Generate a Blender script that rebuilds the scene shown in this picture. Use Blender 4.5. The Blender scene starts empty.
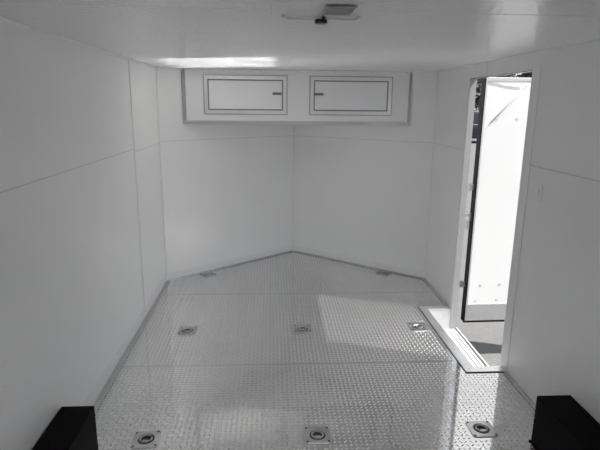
import bpy, bmesh, math, random
from mathutils import Vector, Matrix
random.seed(7)
S = bpy.context.scene
C = S.collection

# ------------------------------------------------------------------ camera
cam = bpy.data.cameras.new('camera'); cam.sensor_width = 36; cam.lens = 506.95 * 36 / 600
cam.clip_start = 0.02; cam.clip_end = 500
co = bpy.data.objects.new('camera', cam); C.objects.link(co)
r = Vector((0.99845, -0.05475, 0.00962)); u = Vector((0.00331, 0.23128, 0.97288)); f = Vector((0.05549, 0.97135, -0.23110))
co.matrix_world = Matrix(((r.x, u.x, -f.x, 0.9795), (r.y, u.y, -f.y, 0.0), (r.z, u.z, -f.z, 1.62), (0, 0, 0, 1)))
S.camera = co

# ------------------------------------------------------------------ sky, sun, exposure
SUN_DIR = Vector((-0.618, 0.218, -1.0)).normalized()
wd = bpy.data.worlds.new('sky'); S.world = wd; wd.use_nodes = True
nt = wd.node_tree; nt.nodes.clear()
sky = nt.nodes.new('ShaderNodeTexSky'); sky.sky_type = 'NISHITA'; sky.sun_disc = False
sky.sun_elevation = math.radians(57.7); sky.sun_rotation = math.radians(108)
hs = nt.nodes.new('ShaderNodeHueSaturation'); hs.inputs['Saturation'].default_value = 0.20
bg = nt.nodes.new('ShaderNodeBackground'); bg.inputs['Strength'].default_value = 0.22
wo = nt.nodes.new('ShaderNodeOutputWorld')
nt.links.new(sky.outputs[0], hs.inputs['Color']); nt.links.new(hs.outputs[0], bg.inputs['Color']); nt.links.new(bg.outputs[0], wo.inputs[0])
sl = bpy.data.lights.new('sun', 'SUN'); sl.energy = 10.0; sl.angle = math.radians(0.6); sl.color = (1, 0.98, 0.95)
so = bpy.data.objects.new('sun', sl); C.objects.link(so); so.location = (8, -3, 14)
so.rotation_euler = SUN_DIR.to_track_quat('-Z', 'Y').to_euler()
S.view_settings.view_transform = 'Standard'; S.view_settings.look = 'None'
S.view_settings.gamma = 1; S.view_settings.use_curve_mapping = False
S.view_settings.exposure = 0.09
S.cycles.max_bounces = 16; S.cycles.diffuse_bounces = 10; S.cycles.glossy_bounces = 8
S.cycles.caustics_reflective = True; S.cycles.blur_glossy = 0.0
S.cycles.sample_clamp_indirect = 0
S.cycles.use_guiding = True; S.cycles.use_surface_guiding = True; S.cycles.guiding_training_samples = 32; S.cycles.use_adaptive_sampling = False

# ------------------------------------------------------------------ dimensions
W, H, YC, YA, YB = 2.44, 1.917, 4.54, 5.533, -0.75
D0, D1, DZ, DB = 2.885, 3.80, 1.82, -0.168     # side door opening: near, far, top, bottom
TK = 0.045                                      # wall thickness
GZ = -0.50                                      # ground

# ------------------------------------------------------------------ materials
def mat(name, col, rough=0.5, metal=0.0, noise=None, bump=None, spec=None, ramp=None):
    m = bpy.data.materials.new(name); m.use_nodes = True
    t = m.node_tree; b = t.nodes['Principled BSDF']
    b.inputs['Base Color'].default_value = (*col, 1); b.inputs['Roughness'].default_value = rough
    b.inputs['Metallic'].default_value = metal
    if spec is not None: b.inputs['Specular IOR Level'].default_value = spec
    tc = t.nodes.new('ShaderNodeTexCoord')
    if noise:
        sc, amt = noise
        n = t.nodes.new('ShaderNodeTexNoise'); n.inputs['Scale'].default_value = sc; n.inputs['Detail'].default_value = 5
        t.links.new(tc.outputs['Object'], n.inputs['Vector'])
        mx = t.nodes.new('ShaderNodeMix'); mx.data_type = 'RGBA'
        mx.inputs[6].default_value = (*[c * (1 - amt) for c in col], 1); mx.inputs[7].default_value = (*[min(1, c * (1 + amt)) for c in col], 1)
        t.links.new(n.outputs['Fac'], mx.inputs[0]); t.links.new(mx.outputs[2], b.inputs['Base Color'])
    if bump:
        sc, st, di = bump
        n2 = t.nodes.new('ShaderNodeTexNoise'); n2.inputs['Scale'].default_value = sc; n2.inputs['Detail'].default_value = 3
        t.links.new(tc.outputs['Object'], n2.inputs['Vector'])
        bp = t.nodes.new('ShaderNodeBump'); bp.inputs['Strength'].default_value = st; bp.inputs['Distance'].default_value = di
        t.links.new(n2.outputs['Fac'], bp.inputs['Height']); t.links.new(bp.outputs[0], b.inputs['Normal'])
    return m
M = {}
M['wall'] = mat('white_wall_panel', (0.80, 0.80, 0.80), 0.36, bump=(70, 0.25, 0.003), noise=(1.3, 0.02))
M['ceil'] = mat('white_ceiling_panel', (0.82, 0.82, 0.822), 0.22, bump=(45, 0.6, 0.004))
M['cab'] = mat('white_cabinet_skin', (0.80, 0.81, 0.82), 0.30, noise=(2, 0.02))
M['seam'] = mat('grey_seam', (0.62, 0.625, 0.63), 0.5, noise=(20, 0.1))
M['moulding'] = mat('white_moulding', (0.74, 0.75, 0.76), 0.35, noise=(8, 0.03))
M['plate'] = mat('aluminium_tread_plate', (0.74, 0.74, 0.738), 0.065, 1.0, noise=(3, 0.06), bump=(9, 0.03, 0.003))
def two_gloss(m, rough2, fac):
    t = m.node_tree; b = t.nodes['Principled BSDF']; out = t.nodes['Material Output']
    b2 = t.nodes.new('ShaderNodeBsdfPrincipled'); b2.inputs['Metallic'].default_value = 1; b2.inputs['Roughness'].default_value = rough2
    src = b.inputs['Base Color'].links[0].from_socket; t.links.new(src, b2.inputs['Base Color'])
    if b.inputs['Normal'].links: t.links.new(b.inputs['Normal'].links[0].from_socket, b2.inputs['Normal'])
    mx = t.nodes.new('ShaderNodeMixShader'); mx.inputs[0].default_value = fac
    t.links.new(b.outputs[0], mx.inputs[1]); t.links.new(b2.outputs[0], mx.inputs[2]); t.links.new(mx.outputs[0], out.inputs[0])
two_gloss(M['plate'], 0.40, 0.22)
M['tread'] = mat('tread_lozenges', (0.78, 0.78, 0.78), 0.28, 0.92, noise=(3, 0.06))  # lozenges slightly lighter and rougher than the sheet between them
M['subfloor'] = mat('dark_subfloor', (0.10, 0.10, 0.10), 0.7, noise=(10, 0.2))
M['alu'] = mat('mill_aluminium', (0.80, 0.80, 0.81), 0.32, 1.0, noise=(30, 0.05))
M['alu_dull'] = mat('dull_aluminium', (0.56, 0.565, 0.57), 0.38, 0.9, noise=(30, 0.08))
M['alu_white'] = mat('bright_aluminium_step', (0.50, 0.50, 0.50), 0.35, 0.35, noise=(25, 0.04))
M['zinc'] = mat('zinc_plated_steel', (0.54, 0.545, 0.555), 0.28, 1.0, noise=(60, 0.12))
M['pan'] = mat('dark_recess_pan', (0.07, 0.07, 0.075), 0.45, 0.6, noise=(40, 0.2))
M['black'] = mat('black_wheel_box_paint', (0.004, 0.004, 0.004), 0.5, noise=(5, 0.3), bump=(120, 0.1, 0.001), spec=0.04)
M['frame'] = mat('grey_aluminium_frame', (0.44, 0.445, 0.45), 0.34, 0.85, noise=(30, 0.06))
M['jamb'] = mat('pale_grey_jamb', (0.30, 0.30, 0.305), 0.45, noise=(15, 0.05))
M['rubber'] = mat('black_rubber', (0.006, 0.006, 0.008), 0.6, noise=(30, 0.2), spec=0.1)
M['plastic'] = mat('black_plastic', (0.01, 0.01, 0.01), 0.35, noise=(30, 0.2))
M['latch'] = mat('dark_grey_latch', (0.20, 0.20, 0.21), 0.4, 0.3, noise=(40, 0.1))
M['door'] = mat('white_door_skin', (0.64, 0.64, 0.64), 0.35, noise=(3, 0.02))
M['lens'] = mat('grey_translucent_panel', (0.35, 0.36, 0.37), 0.3, noise=(25, 0.25))
M['white_plastic'] = mat('white_plastic', (0.80, 0.81, 0.81), 0.3, noise=(20, 0.02))
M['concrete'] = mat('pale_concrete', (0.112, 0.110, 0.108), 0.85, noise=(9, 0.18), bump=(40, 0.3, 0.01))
M['skin'] = mat('trailer_outer_skin', (0.75, 0.75, 0.76), 0.3, noise=(4, 0.02))
M['bark'] = mat('tree_bark', (0.09, 0.065, 0.045), 0.9, noise=(12, 0.4), bump=(20, 0.6, 0.03))
M['leaf1'] = mat('dark_green_leaves', (0.012, 0.026, 0.014), 0.6, noise=(0.6, 0.4))
M['leaf2'] = mat('mid_green_leaves', (0.022, 0.045, 0.020), 0.6, noise=(0.6, 0.4))
M['car_blue'] = mat('dark_blue_car_paint', (0.008, 0.016, 0.025), 0.15, 0.2, noise=(2, 0.1))
M['car_black'] = mat('black_car_paint', (0.006, 0.006, 0.007), 0.15, 0.2, noise=(2, 0.1))
M['glass'] = mat('dark_car_glass', (0.008, 0.010, 0.012), 0.05, 0.0, noise=(2, 0.1))
M['chrome'] = mat('chrome', (0.8, 0.8, 0.8), 0.12, 1.0, noise=(20, 0.02))
M['tyre'] = mat('tyre_rubber', (0.02, 0.02, 0.02), 0.8, noise=(30, 0.2))

# ------------------------------------------------------------------ helpers
def box(bm, x0, x1, y0, y1, z0, z1):
    v = [bm.verts.new((x, y, z)) for z in (z0, z1) for y in (y0, y1) for x in (x0, x1)]
    for q in ((0, 2, 3, 1), (4, 5, 7, 6), (0, 1, 5, 4), (2, 6, 7, 3), (0, 4, 6, 2), (1, 3, 7, 5)):
        bm.faces.new([v[i] for i in q])
def bx(*a):
    bm = bmesh.new(); box(bm, *a); return bm
def prism(bm, pts, z0, z1):
    n = len(pts)
    lo = [bm.verts.new((x, y, z0)) for x, y in pts]; hi = [bm.verts.new((x, y, z1)) for x, y in pts]
    bm.faces.new(lo[::-1]); bm.faces.new(hi)
    for i in range(n):
        j = (i + 1) % n; bm.faces.new((lo[i], lo[j], hi[j], hi[i]))
def tube(bm, pts, rad, seg=10, closed=False):
    pts = [Vector(p) for p in pts]; n = len(pts); rings = []; side = None
    for i, p in enumerate(pts):
        if closed: d = pts[(i + 1) % n] - pts[i - 1]
        else: d = pts[min(i + 1, n - 1)] - pts[max(i - 1, 0)]
        d.normalize()
        if side is None: side = d.orthogonal().normalized()
        side = (side - d * side.dot(d)).normalized(); up = d.cross(side)
        rr = rad[i] if isinstance(rad, (list, tuple)) else rad
        rings.append([bm.verts.new(p + (side * math.cos(a) + up * math.sin(a)) * rr) for a in [k * 2 * math.pi / seg for k in range(seg)]])
    for i in range(n if closed else n - 1):
        A, B = rings[i], rings[(i + 1) % n]
        for k in range(seg): bm.faces.new((A[k], A[(k + 1) % seg], B[(k + 1) % seg], B[k]))
    if not closed: bm.faces.new(rings[0][::-1]); bm.faces.new(rings[-1])
def disc(bm, cx, cy, cz, rad, h, seg=16, ax='z', sy=1.0):
    vs = []
    for e in (0, 1):
        row = []
        for k in range(seg):
            a = k * 2 * math.pi / seg; p, q = rad * math.cos(a), rad * sy * math.sin(a); w = h * e
            row.append(bm.verts.new({'z': (cx + p, cy + q, cz + w), 'y': (cx + p, cy + w, cz + q), 'x': (cx + w, cy + p, cz + q)}[ax]))
        vs.append(row)
    bm.faces.new(vs[0][::-1]); bm.faces.new(vs[1])
    for k in range(seg): bm.faces.new((vs[0][k], vs[0][(k + 1) % seg], vs[1][(k + 1) % seg], vs[1][k]))
def obj(name, bm, m, parent=None, bevel=0, smooth=False):
    bmesh.ops.recalc_face_normals(bm, faces=bm.faces)
    me = bpy.data.meshes.new(name); bm.to_mesh(me); bm.free()
    me.materials.append(M[m]); o = bpy.data.objects.new(name, me); C.objects.link(o)
    if parent: o.parent = parent
    if smooth:
        for p in me.polygons: p.use_smooth = True
    if bevel:
        b = o.modifiers.new('bevel', 'BEVEL'); b.width = bevel; b.segments = 2; b.limit_method = 'ANGLE'
    return o
def tag(o, label, cat=None, group=None, kind=None):
    o['label'] = label
    if cat: o['category'] = cat
    if group: o['group'] = group
    if kind: o['kind'] = kind
    return o
def thing(name, label, cat, loc=(0, 0, 0), rz=0, group=None):
    o = bpy.data.objects.new(name, None); C.objects.link(o); o.empty_display_size = 0.1
    o.location = loc; o.rotation_euler = (0, 0, rz); return tag(o, label, cat, group)
def struct(name, bm, m, label, bevel=0):
    return tag(obj(name, bm, m, bevel=bevel), label, kind='structure')
def copy_tree(o, parent=None):
    c = o.copy(); C.objects.link(c)
    if parent: c.parent = parent
    for ch in list(o.children): copy_tree(ch, c)
    return c

# ------------------------------------------------------------------ trailer shell
SW0, SW1, SWX = 2.872, 3.80, 2.25      # step well cut in the floor
bm = bmesh.new()
def sheet(bm, pts): prism(bm, pts, -0.003, 0.0)
g = 0.0007
seams = [2.96, 4.20]
rows = [(YB, 0.49), (0.49, 1.72), (1.72, 2.96), (2.96, 4.20)]
for a, b in rows:
    a2, b2 = a + g, b - g
    if b2 < SW0: sheet(bm, [(0, a2), (W, a2), (W, b2), (0, b2)])
    elif a2 < SW0:  # holds the near end of the step well
        sheet(bm, [(0, a2), (W, a2), (W, SW0), (SWX, SW0), (SWX, b2), (0, b2)])
    else:
        sheet(bm, [(0, a2), (SWX, a2), (SWX, SW1), (W, SW1), (W, b2), (0, b2)])
sheet(bm, [(0, 4.20 + g), (W, 4.20 + g), (W, YC), (W / 2, YA), (0, YC)])
RINGS = [(0.36, 4.73), (2.085, 4.73), (0.36, 3.475), (1.205, 3.475), (2.08, 3.48), (0.355, 2.232), (1.205, 2.230), (2.055, 2.245)]
# raised lozenges of the tread
P = 0.026
ny = int((YA - YB) / P); nx = int(W / P)
for j in range(ny):
    for i in range(nx):
        x = (i + 0.5) * P; y = YB + (j + 0.5) * P
        if y > YC - 0.02 and y - YC > (1 - abs(x - W / 2) / (W / 2)) * (YA - YC) - 0.03: continue
        if x > SWX - 0.09 and SW0 - 0.09 < y < SW1 + 0.09: continue
        if y < 1.2: continue
        if any(abs(x - a) < 0.078 and abs(y - b) < 0.078 for a, b in RINGS): continue
        if any(abs(y - s) < 0.006 for s in seams): continue
        s = 1 if (i + j) % 2 else -1
        c_, s_ = math.cos(s * math.pi / 4), math.sin(s * math.pi / 4)
        L, Wd, hh = 0.0112, 0.0035, 0.0015
        base = [(-L, 0), (-L * .45, -Wd), (L * .45, -Wd), (L, 0), (L * .45, Wd), (-L * .45, Wd)]
        top = [(-L * .5, 0), (L * .5, 0)]
        tr = lambda p, z: bm.verts.new((x + p[0] * c_ - p[1] * s_, y + p[0] * s_ + p[1] * c_, z))
        B = [tr(p, 0.0) for p in base]; T = [tr(p, hh) for p in top]
        for q in ((B[0], B[1], T[0]), (B[1], B[2], T[1], T[0]), (B[2], B[3], T[1]), (B[3], B[4], T[1]), (B[4], B[5], T[0], T[1]), (B[5], B[0], T[0])):
            bm.faces.new(q).material_index = 1
fl = struct('floor', bm, 'plate', 'silver diamond tread plate floor of the trailer')
fl.data.materials.append(M['tread'])
bm = bmesh.new()
prism(bm, [(0, YB), (W, YB), (W, SW0 - .01), (SWX - .01, SW0 - .01), (SWX - .01, SW1 + .01), (W, SW1 + .01), (W, YC), (W / 2, YA), (0, YC)], -0.06, -0.0035)
struct('floor_base', bm, 'subfloor', 'dark underlay below the tread plate floor')

vx, vy = W / 2, YA - YC; L_ = math.hypot(vx, vy); nxn, nyn = -vy / L_ * TK, vx / L_ * TK
struct('wall_left', bx(-TK, 0, YB, YC, -0.06, H), 'wall', 'long white panelled left wall')
bm = bmesh.new(); prism(bm, [(0, YC), (W / 2, YA), (W / 2, YA + TK * 1.3), (-TK, YC)], -0.06, H)
struct('wall_nose_left', bm, 'wall', 'white left wall of the V shaped nose')
bm = bmesh.new(); prism(bm, [(W / 2, YA), (W, YC), (W + TK, YC), (W / 2, YA + TK * 1.3)], -0.06, H)
struct('wall_nose_right', bm, 'wall', 'white right wall of the V shaped nose')
bm = bmesh.new()
box(bm, W, W + TK, YB, D0, -0.06, H); box(bm, W, W + TK, D1, YC, -0.06, H); box(bm, W, W + TK, D0, D1, DZ, H)
struct('wall_right', bm, 'wall', 'white right wall holding the side door opening')
bm = bmesh.new(); prism(bm, [(-TK, YB - TK), (W + TK, YB - TK), (W + TK, YC), (W / 2, YA + TK * 1.3), (-TK, YC)], H, H + 0.05)
struct('ceiling', bm, 'ceil', 'glossy white embossed ceiling')
bm = bmesh.new(); box(bm, -TK, .70, YB - TK, YB, -.06, H); box(bm, 1.74, W + TK, YB - TK, YB, -.06, H); box(bm, .70, 1.74, YB - TK, YB, H - .10, H)  # unseen rear end; gap added and sized so daylight lifts the interior
struct('wall_back', bm, 'wall', 'white rear end of the trailer, out of view, with a gap added for daylight')

# seams and mouldings
bm = bmesh.new(); e = 0.0015
def nose_strip(bm, z0, z1, t, a=0.0, b=1.0, side=0):
    x0, y0, x1, y1 = (0, YC, W / 2, YA) if side == 0 else (W / 2, YA, W, YC)
    dx, dy = x1 - x0, y1 - y0; l = math.hypot(dx, dy); nx_, ny_ = dy / l * t, -dx / l * t
    pa = (x0 + dx * a, y0 + dy * a); pb = (x0 + dx * b, y0 + dy * b)
    prism(bm, [pa, pb, (pb[0] + nx_, pb[1] + ny_), (pa[0] + nx_, pa[1] + ny_)], z0, z1)
ZS = 1.30
n = 0
def trim(bm, m, label, bevel=0):
    global n; n += 1
    return struct('trim_%d' % n, bm, m, label, bevel)
trim(bx(0, e, YB, 3.70, ZS - .003, ZS + .003), 'seam', 'thin horizontal panel seam along the left wall')
trim(bx(0, e, 3.71, YC, ZS - .022, ZS - .016), 'seam', 'short horizontal panel seam between the left wall joint and the nose')
trim(bx(0, e, 3.697, 3.703, 0.05, H), 'seam', 'vertical panel seam in the left wall')
trim(bx(0, .004, 3.703, 3.716, 0.05, H), 'moulding', 'white vertical joint strip in the left wall')
bm = bmesh.new(); nose_strip(bm, 1.292, 1.297, e, 0.01, 0.99, 0); trim(bm, 'seam', 'horizontal panel seam of the left nose wall')
bm = bmesh.new(); nose_strip(bm, 1.292, 1.297, e, 0.01, 0.99, 1); trim(bm, 'seam', 'horizontal panel seam of the right nose wall')
trim(bx(W - e, W, D1 + .06, YC, 1.292, 1.297), 'seam', 'horizontal panel seam between the side door and the nose')
trim(bx(W - e, W, YB, D0 - .1, ZS - .004, ZS + .003), 'seam', 'horizontal panel seam along the right wall near the camera')
trim(bx(W - .002, W, 3.505, 3.511, DZ + .005, H), 'seam', 'short upright joint above the side door')
def corner(x, y, lab):
    b_ = bmesh.new(); tube(b_, [(x, y, 0.04), (x, y, H)], 0.002, 8); trim(b_, 'wall', lab)
corner(0.008, YC, 'white upright moulding where left wall meets the nose')
corner(W - 0.008, YC, 'white upright moulding where right wall meets the nose')
corner(W / 2, YA - 0.006, 'white upright moulding in the point of the nose')
# cove at the ceiling
def ang(x0, x1, y0, y1, s):
    b_ = bmesh.new(); w = .012
    pts = [(0, H), (0, H - w), (s * .004, H - w), (s * w, H - .004), (s * w, H)]
    lo = [b_.verts.new((x0 + p, y0, z)) for p, z in pts]; hi = [b_.verts.new((x0 + p, y1, z)) for p, z in pts]
    b_.faces.new(lo); b_.faces.new(hi[::-1])
    for i in range(5): b_.faces.new((lo[i], lo[(i + 1) % 5], hi[(i + 1) % 5], hi[i]))
    return b_
trim(ang(0, 0, YB, YC, 1), 'moulding', 'white cove moulding between left wall and ceiling')
trim(ang(W, W, YB, YC, -1), 'moulding', 'white cove moulding between right wall and ceiling')
for sd, lb in ((0, 'left'), (1, 'right')):
    b_ = bmesh.new(); nose_strip(b_, H - .016, H, .016, 0.005, 0.99, sd); trim(b_, 'moulding', 'white moulding between %s nose wall and ceiling' % lb)
for xa, xb in ((0.02, .97), (1.33, W - .02)):
    trim(bx(xa, xb, 1.752, 1.757, H - .0006, H), 'ceil', 'crosswise ceiling seam ' + ('left' if xa < 1 else 'right') + ' of the ceiling vent')
# aluminium edge strips on the floor
def base(name, bm, m, lab, bv=0): return struct(name, bm, m, lab, bv)
base('baseboard_left', bx(0, .034, YB, YC, 0.0016, .010), 'alu_dull', 'grey aluminium edging along the foot of the left wall')
base('baseboard_left_upper', bx(0, .0015, YB, YC, .012, .090), 'moulding', 'white kick strip along the foot of the left wall')
for sd, lb in ((0, 'left'), (1, 'right')):
    b_ = bmesh.new(); nose_strip(b_, 0.0016, .012, .016, .012, .985, sd); base('baseboard_nose_' + lb, b_, 'alu_dull', 'grey aluminium edging below the %s nose wall' % lb)
    b_ = bmesh.new(); nose_strip(b_, 0.012, .070, .0015, .012, .985, sd); base('baseboard_nose_upper_' + lb, b_, 'moulding', 'white kick strip below the %s nose wall' % lb)
b_ = bmesh.new(); box(b_, W - .018, W, YB, 2.79, .0016, .014); base('baseboard_right', b_, 'alu_dull', 'grey aluminium edging on the right, near the camera')
b_ = bmesh.new(); box(b_, W - .0015, W, YB, 2.79, .014, .090); base('baseboard_right_upper', b_, 'moulding', 'white kick strip on the right wall, near the camera')
b_ = bmesh.new(); box(b_, W - .018, W, 3.88, YC, .0016, .014); base('baseboard_right_far', b_, 'alu_dull', 'grey aluminium edging between side door and nose')

# door casing on the inside and jamb lining
b_ = bmesh.new()
box(b_, W - .001, W + .001, D0 - .095, D0, .02, DZ + .016)
box(b_, W - .001, W + .001, D1, D1 + .045, 0.0, DZ + .016)
trim(b_, 'wall', 'white casing strips on both sides of the side door')
trim(bx(W - .0025, W - .001, D0 - .098, D0 - .094, .02, DZ + .016), 'seam', 'fine line along the near casing of the side door')
b_ = bmesh.new()
box(b_, W + .001, W + TK + .004, D1 - .003, D1 + .0, DB, DZ); box(b_, W + .001, W + TK + .004, D0, D0 + .003, DB, DZ)
box(b_, W + .001, W + TK + .004, D0, D1, DZ - .003, DZ)
box(b_, W + TK, W + TK + .004, D1, D1 + .03, DB, DZ + .03); box(b_, W + TK, W + TK + .004, D0 - .03, D0, DB, DZ + .03)
trim(b_, 'jamb', 'pale grey lining of the side door opening')

# step well under the door
st = thing('step_well', 'bright aluminium entry step sunk in the floor at the side door', 'step', (SWX, SW0, DB))
def rel(bm, o):
    bmesh.ops.translate(bm, vec=-Vector(o.location), verts=bm.verts); return bm
b_ = bmesh.new(); box(b_, SWX, W + .062, SW0, SW1, DB - .01, DB)
for k in range(6):
    x = SWX + .03 + k * .036; box(b_, x, x + .012, SW0 + .01, SW1 - .01, DB, DB + .006)
box(b_, W + .062 - .012, W + .062, SW0 + .014, SW1 - .004, DB, DB + .014)
obj('tread', rel(b_, st), 'alu_white', st)
b_ = bmesh.new(); box(b_, SWX - .008, SWX, SW0 - .008, SW1 + .008, DB - .01, -.0005)
box(b_, SWX, W, SW0 - .008, SW0, DB - .01, -.0005); box(b_, SWX, W, SW1, SW1 + .008, DB - .01, -.0005)
obj('riser', rel(b_, st), 'alu_white', st)
o_x = 2.188
b_ = bmesh.new(); prism(b_, [(o_x, 2.808), (SWX, SW0), (SWX, SW1), (o_x, 3.862)], .0016, .007); obj('edge_frame', rel(b_, st), 'alu', st, .0015)
b_ = bmesh.new(); prism(b_, [(o_x + .001, 2.806), (W - .006, 2.806), (W - .006, SW0), (SWX, SW0 - .001)], .0016, .007); obj('edge_frame', rel(b_, st), 'alu', st, .0015)
b_ = bmesh.new(); prism(b_, [(o_x + .001, 3.864), (SWX, SW1 + .001), (W - .004, SW1 + .001), (W - .004, 3.864)], .0016, .007); obj('edge_frame', rel(b_, st), 'alu', st, .0015)
for x, y in [((o_x + SWX) / 2, q) for q in (2.9, 3.1, 3.35, 3.6, 3.78)] + [(2.30, 2.84), (2.39, 2.84), (2.30, 3.842), (2.39, 3.842)]:
    b_ = bmesh.new(); disc(b_, x, y, .007, .004, .0015, 8); obj('screw', rel(b_, st), 'alu_dull', st)
b_ = bmesh.new()  # dark sealant lines round the frame
box(b_, o_x - .003, o_x, 2.803, 3.866, .0002, .003); box(b_, o_x, W - .006, 2.801, 2.8055, .0002, .004); box(b_, o_x, W - .006, 3.8645, 3.868, .0002, .003)
obj('sealant', rel(b_, st), 'rubber', st)

# ------------------------------------------------------------------ side door, standing open
HX = W + .155        # hinge edge of the leaf when open
dr = thing('door_1', 'white side door standing wide open outside the trailer', None, (HX, 3.905, DB + .012)); dr['kind'] = 'structure'
dr.rotation_euler = (0, 0, math.radians(1.5))
DW, DH, DT = 0.97, 1.992, 0.045
obj('door_panel', bx(.022, DW - .022, .003, DT - .003, .02, DH - .02), 'door', dr)
b_ = bmesh.new()
box(b_, .008, .024, 0, DT, .006, DH); box(b_, DW - .024, DW - .006, 0, DT, .006, DH)
box(b_, .024, DW - .024, 0, DT, DH - .028, DH); box(b_, .024, DW - .024, 0, DT, .008, .022)
obj('edge_trim', b_, 'alu_dull', dr, .002)
b_ = bmesh.new(); box(b_, 0, .008, -.002, DT + .012, 0, DH); box(b_, 0, DW, -.004, .006, -.006, .008); box(b_, 0, .008, -.008, 0, 0, DH)
obj('gasket', b_, 'rubber', dr)
obj('kick_plate', bx(.024, DW - .024, -.0005, .003, .022, .155), 'alu_dull', dr)
def scr(x, z, nm='screw'):
    b_ = bmesh.new(); disc(b_, x, .0012, z, .0095, .004, 10, 'y'); obj(nm, b_, 'alu_dull', dr)
for x, z in ((.12, 1.675), (.285, 1.683), (.62, 1.68), (.85, 1.68), (.12, .322), (.285, .327), (.62, .325), (.85, .325), (.09, .185), (.27, .19)): scr(x, z)
b_ = bmesh.new(); tube(b_, [(.075, -.001, 1.655), (.16, -.002, 1.75), (.33, -.002, 1.942)], .0055, 8)
b_2 = bmesh.new(); tube(b_2, [(.03, -.001, 1.965), (.18, -.001, 1.935), (.30, -.001, 1.925), (0.345, -.001, 1.942)], .0022, 8)
obj('stay_rod', b_, 'alu_dull', dr, smooth=True); obj('cord', b_2, 'alu_dull', dr, smooth=True)
for z, m_ in ((.325, 'latch'), (1.145, 'alu_dull')):
    b_ = bmesh.new(); box(b_, -.078, .0, .030, .042, z - .022, z + .022); tube(b_, [(-.03, .040, z - .03), (-.03, .040, z + .03)], .008, 8)
    obj('hinge', b_, m_, dr)
b_ = bmesh.new(); box(b_, -.070, .0, .028, .038, .905, .932); box(b_, -.072, -.01, .026, .040, .80, .872); box(b_, -.02, 0, .026, .04, .872, .905)
obj('door_catch', b_, 'alu_dull', dr)

# ------------------------------------------------------------------ wheel boxes
def wheel_box(x0, x1, label, lip):
    t = thing('wheel_box', label, 'wheel box', ((x0 + x1) / 2, 1.3, 0.0016))
    w = (x1 - x0) / 2
    obj('box_shell', bx(-w, w, -.95, .845, 0, .25), 'black', t, .004)
    b_ = bmesh.new(); s = 1 if lip > 0 else -1
    xe = w * s
    box(b_, min(xe, xe + .012 * s), max(xe, xe + .012 * s), -.95, .845, 0, .003)
    obj('floor_flange', b_, 'black', t)
    return t
wheel_box(0.005, 0.155, 'black wheel box against the left wall', 1)
wheel_box(W - .174, W - .005, 'black wheel box against the right wall', -1)
fp = thing('floor_plate', 'small square metal plate on the floor beside the left wheel box', 'plate', (.200, 2.115, .0016))
obj('plate_body', bx(-.028, .022, -.05, .05, 0, .003), 'zinc', fp, .001)
b_ = bmesh.new(); disc(b_, -.004, .03, .003, .006, .002, 10); obj('screw', b_, 'alu_dull', fp)

# ------------------------------------------------------------------ floor tie-down rings
def ring(label):
    t = thing('tie_down_ring', label, 'tie-down ring', (0, 0, 0.0004), 0, 'recessed floor tie-down rings')
    b_ = bmesh.new(); N = 32; hw = .066; ra, rb = .040, .043
    o_, i_, it, ib = [], [], [], []
    for k in range(N):
        a = (k + .5) * 2 * math.pi / N; c, s = math.cos(a), math.sin(a); m = max(abs(c), abs(s)); q = hw / m
        o_.append((b_.verts.new((c * q, s * q, 0)), b_.verts.new((c * q * .97, s * q * .97, .004))))
        it.append(b_.verts.new((c * rb, s * rb, .005))); ib.append(b_.verts.new((c * ra, s * ra, .0008)))
    for k in range(N):
        j = (k + 1) % N
        b_.faces.new((o_[k][0], o_[j][0], o_[j][1], o_[k][1])); b_.faces.new((o_[k][1], o_[j][1], it[j], it[k])); b_.faces.new((it[k], it[j], ib[j], ib[k]))
    obj('plate', b_, 'zinc', t)
    b_ = bmesh.new(); disc(b_, 0, 0, .0002, .045, .0008, 32); obj('recess_pan', b_, 'pan', t)
    b_ = bmesh.new(); pts = []
    for k in range(17):
        a = math.radians(-20 + 220 * k / 16); pts.append((.028 * math.cos(a), .028 * math.sin(a) * .95 - .002, .0058))
    pts.append((-.018, -.022, .0058)); pts.append((.018, -.022, .0058))
    tube(b_, pts, .0045, 8, True); obj('ring', b_, 'zinc', t, smooth=True)
    b_ = bmesh.new(); box(b_, -.015, .015, -.032, -.014, .001, .011); obj('clamp', b_, 'zinc', t, .003)
    for sx in (-1, 1):
        for sy in (-1, 1):
            b_ = bmesh.new(); disc(b_, sx * .053, sy * .053, .0042, .0055, .0022, 10); obj('screw', b_, 'pan', t)
    return t
labels = ['metal floor ring at the foot of the left nose wall', 'metal floor ring at the foot of the right nose wall',
          'metal floor ring in the middle row, nearest the left wall', 'metal floor ring in the centre of the middle row',
          'metal floor ring in the middle row, lit beside the step', 'metal floor ring in the front row, nearest the left wheel box',
          'metal floor ring at the middle of the front row', 'metal floor ring in the bright strip by the right wheel box']
proto = ring(labels[0])
for i, (x, y) in enumerate(RINGS):
    o = proto if i == 0 else copy_tree(proto)
    o['label'] = labels[i]; o.location = (x, y, .0004)
    o.rotation_euler.z = [0.62, -0.62, 0, 0, 0, 0.06, 0, 0.0][i]
b_ = None

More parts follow.
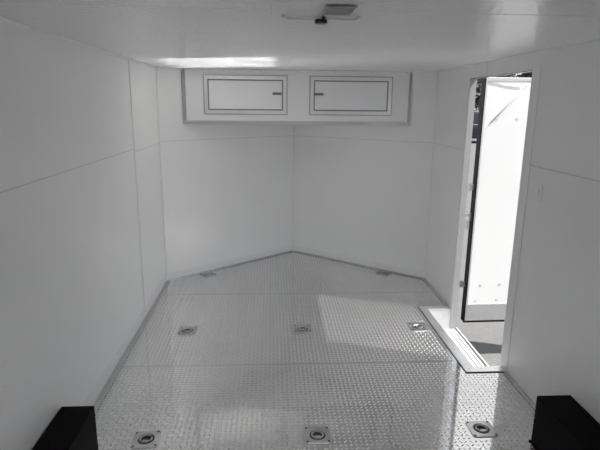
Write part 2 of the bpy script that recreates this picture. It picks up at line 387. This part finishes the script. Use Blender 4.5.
# ------------------------------------------------------------------ overhead cabinet
CZ0, CZ1, CY = 1.447, H - .002, 4.69
fx = lambda y: (y - YC) / (YA - YC) * W / 2
cb = thing('overhead_cabinet', 'white cabinet with two framed doors high across the nose', 'cabinet', (W / 2, CY, CZ0))
b_ = bmesh.new(); d_ = .02
prism(b_, [(fx(CY) + d_, CY), (W - fx(CY) - d_, CY), (W / 2, YA - d_ - .01)], CZ0, CZ1)
obj('body', rel(b_, cb), 'cab', cb)
b_ = bmesh.new(); xl, xr = fx(CY) + .003, W - fx(CY) - .010
box(b_, xl, xl + .034, CY - .006, CY + .002, CZ0, CZ1); obj('edge_angle', rel(b_, cb), 'frame', cb, .001)
b_ = bmesh.new(); box(b_, xr - .022, xr, CY - .006, CY + .002, CZ0, CZ1); obj('edge_angle', rel(b_, cb), 'frame', cb, .001)
b_ = bmesh.new(); box(b_, xl, xr, CY - .008, CY + .002, CZ0 - .004, CZ0 + .026); obj('bottom_angle', rel(b_, cb), 'alu_dull', cb, .001)
b_ = bmesh.new(); box(b_, xl, xr, CY - .006, CY + .002, CZ1 - .018, CZ1); obj('top_angle', rel(b_, cb), 'cab', cb, .001)
for (x0, x1, z0, z1, lx, sd) in ((.380, 1.120, 1.530, 1.868, 1.030, 1), (1.323, 2.070, 1.530, 1.868, 1.407, -1)):
    fo = bmesh.new(); w = .036
    for a in ((x0, x0 + w, z0, z1), (x1 - w, x1, z0, z1), (x0 + w, x1 - w, z0, z0 + w), (x0 + w, x1 - w, z1 - w, z1)):
        box(fo, a[0], a[1], CY - .010, CY + .001, a[2], a[3])
    fr = obj('door_frame', rel(fo, cb), 'alu', cb, .002)
    fo = bmesh.new()
    for a in ((x0 - .004, x0 + .007, z0 - .004, z1 + .004), (x1 - .007, x1 + .004, z0 - .004, z1 + .004), (x0 + .007, x1 - .007, z0 - .004, z0 + .006), (x0 + .007, x1 - .007, z1 - .006, z1 + .004)):
        box(fo, a[0], a[1], CY - .0112, CY + .001, a[2], a[3])
    obj('frame_lip', rel(fo, cb), 'frame', fr)
    fo = bmesh.new(); w1, w2 = .036, .046
    for a in ((x0 + w1, x0 + w2, z0 + w1, z1 - w1), (x1 - w2, x1 - w1, z0 + w1, z1 - w1), (x0 + w2, x1 - w2, z0 + w1, z0 + w2), (x0 + w2, x1 - w2, z1 - w2, z1 - w1)):
        box(fo, a[0], a[1], CY - .003, CY + .001, a[2], a[3])
    obj('door_seal', rel(fo, cb), 'latch', cb)
    dd = obj('cabinet_door', rel(bx(x0 + w2, x1 - w2, CY - .009, CY + .001, z0 + w2, z1 - w2), cb), 'cab', cb, .003)
    la = bmesh.new(); box(la, lx - .040, lx + .040, CY - .019, CY - .009, 1.701, 1.723); obj('latch', rel(la, cb), 'latch', dd, .004)
    for i in range(5):
        xx = x0 + .018 + (x1 - x0 - .036) * i / 4
        for z in (z0 + .018, z1 - .018): pr_ = bmesh.new(); disc(pr_, xx, CY - .0125, z, .004, .003, 8, 'y'); obj('rivet', rel(pr_, cb), 'alu_dull', fr)
for i in range(7):
    x = xl + .05 + (xr - xl - .1) * i / 6
    for y, z in ((CY - .011, CZ0 + .011), (CY - .009, CZ1 - .009)):
        b_ = bmesh.new(); disc(b_, x, y, z, .005, .003, 8, 'y'); obj('rivet', rel(b_, cb), 'alu_dull', cb)

# ------------------------------------------------------------------ ceiling vent and switch
cv = thing('ceiling_vent', 'low white ceiling vent with black crank knob and grey panel', 'vent', (1.15, 1.86, H))
obj('cover', bx(-.17, .17, -.25, .02, -.0012, 0), 'ceil', cv, .001)
b_ = bmesh.new(); tube(b_, [(-.13, -.03, -.004), (-.128, -.004, -.007), (-.115, .004, -.009), (.115, .004, -.009), (.126, -.004, -.007), (.128, -.03, -.004)], .006, 8)
obj('rim', b_, 'white_plastic', cv, smooth=True)
obj('grille', bx(-.003, .092, -.222, -.085, -.009, -.0045), 'lens', cv, .002)
b_ = bmesh.new()
for k in range(6): box(b_, .003, .086, -.215 + k * .022, -.207 + k * .022, -.012, -.009)
obj('slat', b_, 'lens', cv)
b_ = bmesh.new(); disc(b_, .002, .004, -.024, .022, .014, 20); disc(b_, .010, .004, -.010, .007, .010, 12)
obj('crank_knob', b_, 'plastic', cv, .003)
sw = thing('light_switch', 'small white switch plate on the right wall near the door', 'switch', (W, 2.66, 1.168))
obj('switch_plate', bx(-.006, 0, -.03, .03, -.045, .045), 'wall', sw, .002)
b_ = bmesh.new(); box(b_, -.011, -.006, -.010, .010, -.018, .018); obj('rocker', b_, 'white_plastic', sw, .002)

# ------------------------------------------------------------------ outside
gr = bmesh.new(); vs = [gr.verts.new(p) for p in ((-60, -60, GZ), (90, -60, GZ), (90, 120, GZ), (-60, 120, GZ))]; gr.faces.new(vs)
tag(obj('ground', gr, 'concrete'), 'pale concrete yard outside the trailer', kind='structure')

def car(loc, rz, paint, label):
    t = thing('car', label, 'car', loc, rz)
    prof = [(-2.3, .32), (-2.35, .62), (-2.25, .95), (-1.95, 1.08), (-1.55, 1.62), (-1.2, 1.74), (.45, 1.74), (.75, 1.66), (1.25, 1.12), (2.1, .98), (2.33, .78), (2.36, .36), (1.85, .28), (-1.8, .28)]
    b_ = bmesh.new(); rows_ = []
    for y, sc in ((-.90, 0), (-.80, 1), (.80, 1), (.90, 0)):
        rows_.append([b_.verts.new((x, y * (0.86 if z > 1.2 else 1), z)) for x, z in prof])
    nP = len(prof)
    for a, c in zip(rows_, rows_[1:]):
        for i in range(nP): b_.faces.new((a[i], a[(i + 1) % nP], c[(i + 1) % nP], c[i]))
    b_.faces.new(rows_[0]); b_.faces.new(rows_[-1][::-1])
    obj('body', b_, paint, t, .05)
    for s in (-1, 1):
        for q in ([(-1.75, 1.14), (-1.48, 1.56), (-.95, 1.62), (-.95, 1.14)], [(-.88, 1.14), (-.88, 1.63), (.0, 1.63), (.0, 1.14)], [(.07, 1.14), (.07, 1.63), (.5, 1.62), (.98, 1.14)]):
            b_ = bmesh.new(); y = s * .80
            A = [b_.verts.new((x, s * (.912 if z < 1.2 else .785), z)) for x, z in q]; B = [b_.verts.new((x, s * .74, z)) for x, z in q]
            b_.faces.new(A); b_.faces.new(B[::-1])
            for i in range(4): b_.faces.new((A[i], A[(i + 1) % 4], B[(i + 1) % 4], B[i]))
            obj('side_window', b_, 'glass', t)
        b_ = bmesh.new(); box(b_, -1.9, 1.3, s * .915 - .01, s * .915 + .01, 1.07, 1.105); obj('chrome_strip', b_, 'chrome', t)
        b_ = bmesh.new(); tube(b_, [(-1.2, s * .62, 1.78), (-1.1, s * .62, 1.83), (.3, s * .62, 1.83), (.45, s * .62, 1.77)], .02, 8); obj('roof_rail', b_, 'chrome', t)
        for x in (-1.45, 1.42):
            b_ = bmesh.new(); tube(b_, [(x, s * .70, .345), (x, s * .73, .345), (x, s * .90, .345), (x, s * .93, .345)], [.30, .345, .345, .31], 28); w = obj('wheel', b_, 'tyre', t)
            b_ = bmesh.new(); disc(b_, x, s * .925 if s > 0 else s * .925 - .012, .345, .20, .012, 20, 'y'); obj('hub_cap', b_, 'chrome', w)
    b_ = bmesh.new(); v = [b_.verts.new(p) for p in ((.82, -.62, 1.60), (.82, .62, 1.60), (1.22, .70, 1.17), (1.22, -.70, 1.17))]
    v2 = [b_.verts.new(p.co + Vector((.03, 0, .02))) for p in v]; b_.faces.new(v2); b_.faces.new(v[::-1])
    for i in range(4): b_.faces.new((v[i], v[(i + 1) % 4], v2[(i + 1) % 4], v2[i]))
    obj('windscreen', b_, 'glass', t)
    for s in (-1, 1):
        b_ = bmesh.new(); box(b_, 2.28, 2.36, s * .68 - .15, s * .68 + .15, .68, .82); obj('headlight', b_, 'chrome', t, .02)
car((12.9, 30.3, GZ), .15, 'car_blue', 'dark blue car parked beyond the open side door')
car((17.2, 35.5, GZ), .10, 'car_black', 'black car parked further off beyond the yard')

def tree(x, y, h, w, mi, label, trunk=.25, low=.6):
    t = thing('tree', label, 'tree', (x, y, GZ), 0, None)
    b_ = bmesh.new()
    tube(b_, [(0, 0, 0), (.1, .05, h * .3), (-.05, .1, h * .6), (.05, 0, h * .85)], [trunk, trunk * .75, trunk * .45, trunk * .15], 9)
    for k in range(6):
        a = k * 1.05 + x; z = h * (.28 + .09 * k); rr = w * .6
        tube(b_, [(0, 0, z), (rr * .5 * math.cos(a), rr * .5 * math.sin(a), z + h * .08), (rr * math.cos(a), rr * math.sin(a), z + h * .16)], [trunk * .4, trunk * .25, trunk * .08], 6)
    obj('trunk', b_, 'bark', t, smooth=True)
    b_ = bmesh.new(); rnd = random.Random(int(x * 31 + y)); blobs = []
    for k in range(26):
        a = rnd.uniform(0, 6.28); z = rnd.uniform(low, h * .92); rr = w * .75 * math.sqrt(max(0.05, 1 - ((z - h * .45) / (h * .62)) ** 2)) * rnd.uniform(.2, 1)
        blobs.append((rr * math.cos(a), rr * math.sin(a), z, w * rnd.uniform(.32, .5)))
    for k in range(6000):
        bx_, by_, bz_, br = blobs[k % 26]
        d = Vector((rnd.gauss(0, 1), rnd.gauss(0, 1), rnd.gauss(0, 1))).normalized() * br * rnd.uniform(.55, 1.05)
        p = Vector((bx_, by_, max(.2, bz_ + d.z))) + Vector((d.x, d.y, 0)); s = rnd.uniform(.16, .32)
        a1 = Vector((rnd.gauss(0, 1), rnd.gauss(0, 1), rnd.gauss(0, 1))).normalized(); a2 = a1.orthogonal().normalized()
        v = [b_.verts.new(p + a1 * s), b_.verts.new(p + a2 * s * .5), b_.verts.new(p - a1 * s), b_.verts.new(p - a2 * s * .5)]
        b_.faces.new(v)
    obj('foliage', b_, mi, t)
TL = [(15.2, 41, 9.5, 2.9, 'leaf1', 'dark leafy tree seen through the gap, left of the open door'),
      (22.4, 41.5, 10.5, 2.9, 'leaf2', 'mid green tree just showing above the top of the open door'),
      (29.5, 41, 10, 3.0, 'leaf1', 'dark leafy tree to the right behind the open door'),
      (22.3, 50, 12, 3.3, 'leaf1', 'taller dark tree in the back row, left of the open door edge'),
      (7.6, 42, 9, 2.9, 'leaf1', 'dark tree beyond the nose of the trailer'),
      (30.0, 50, 12, 3.3, 'leaf1', 'taller dark tree in the back row, above the open door')]
for a in TL: tree(*a)
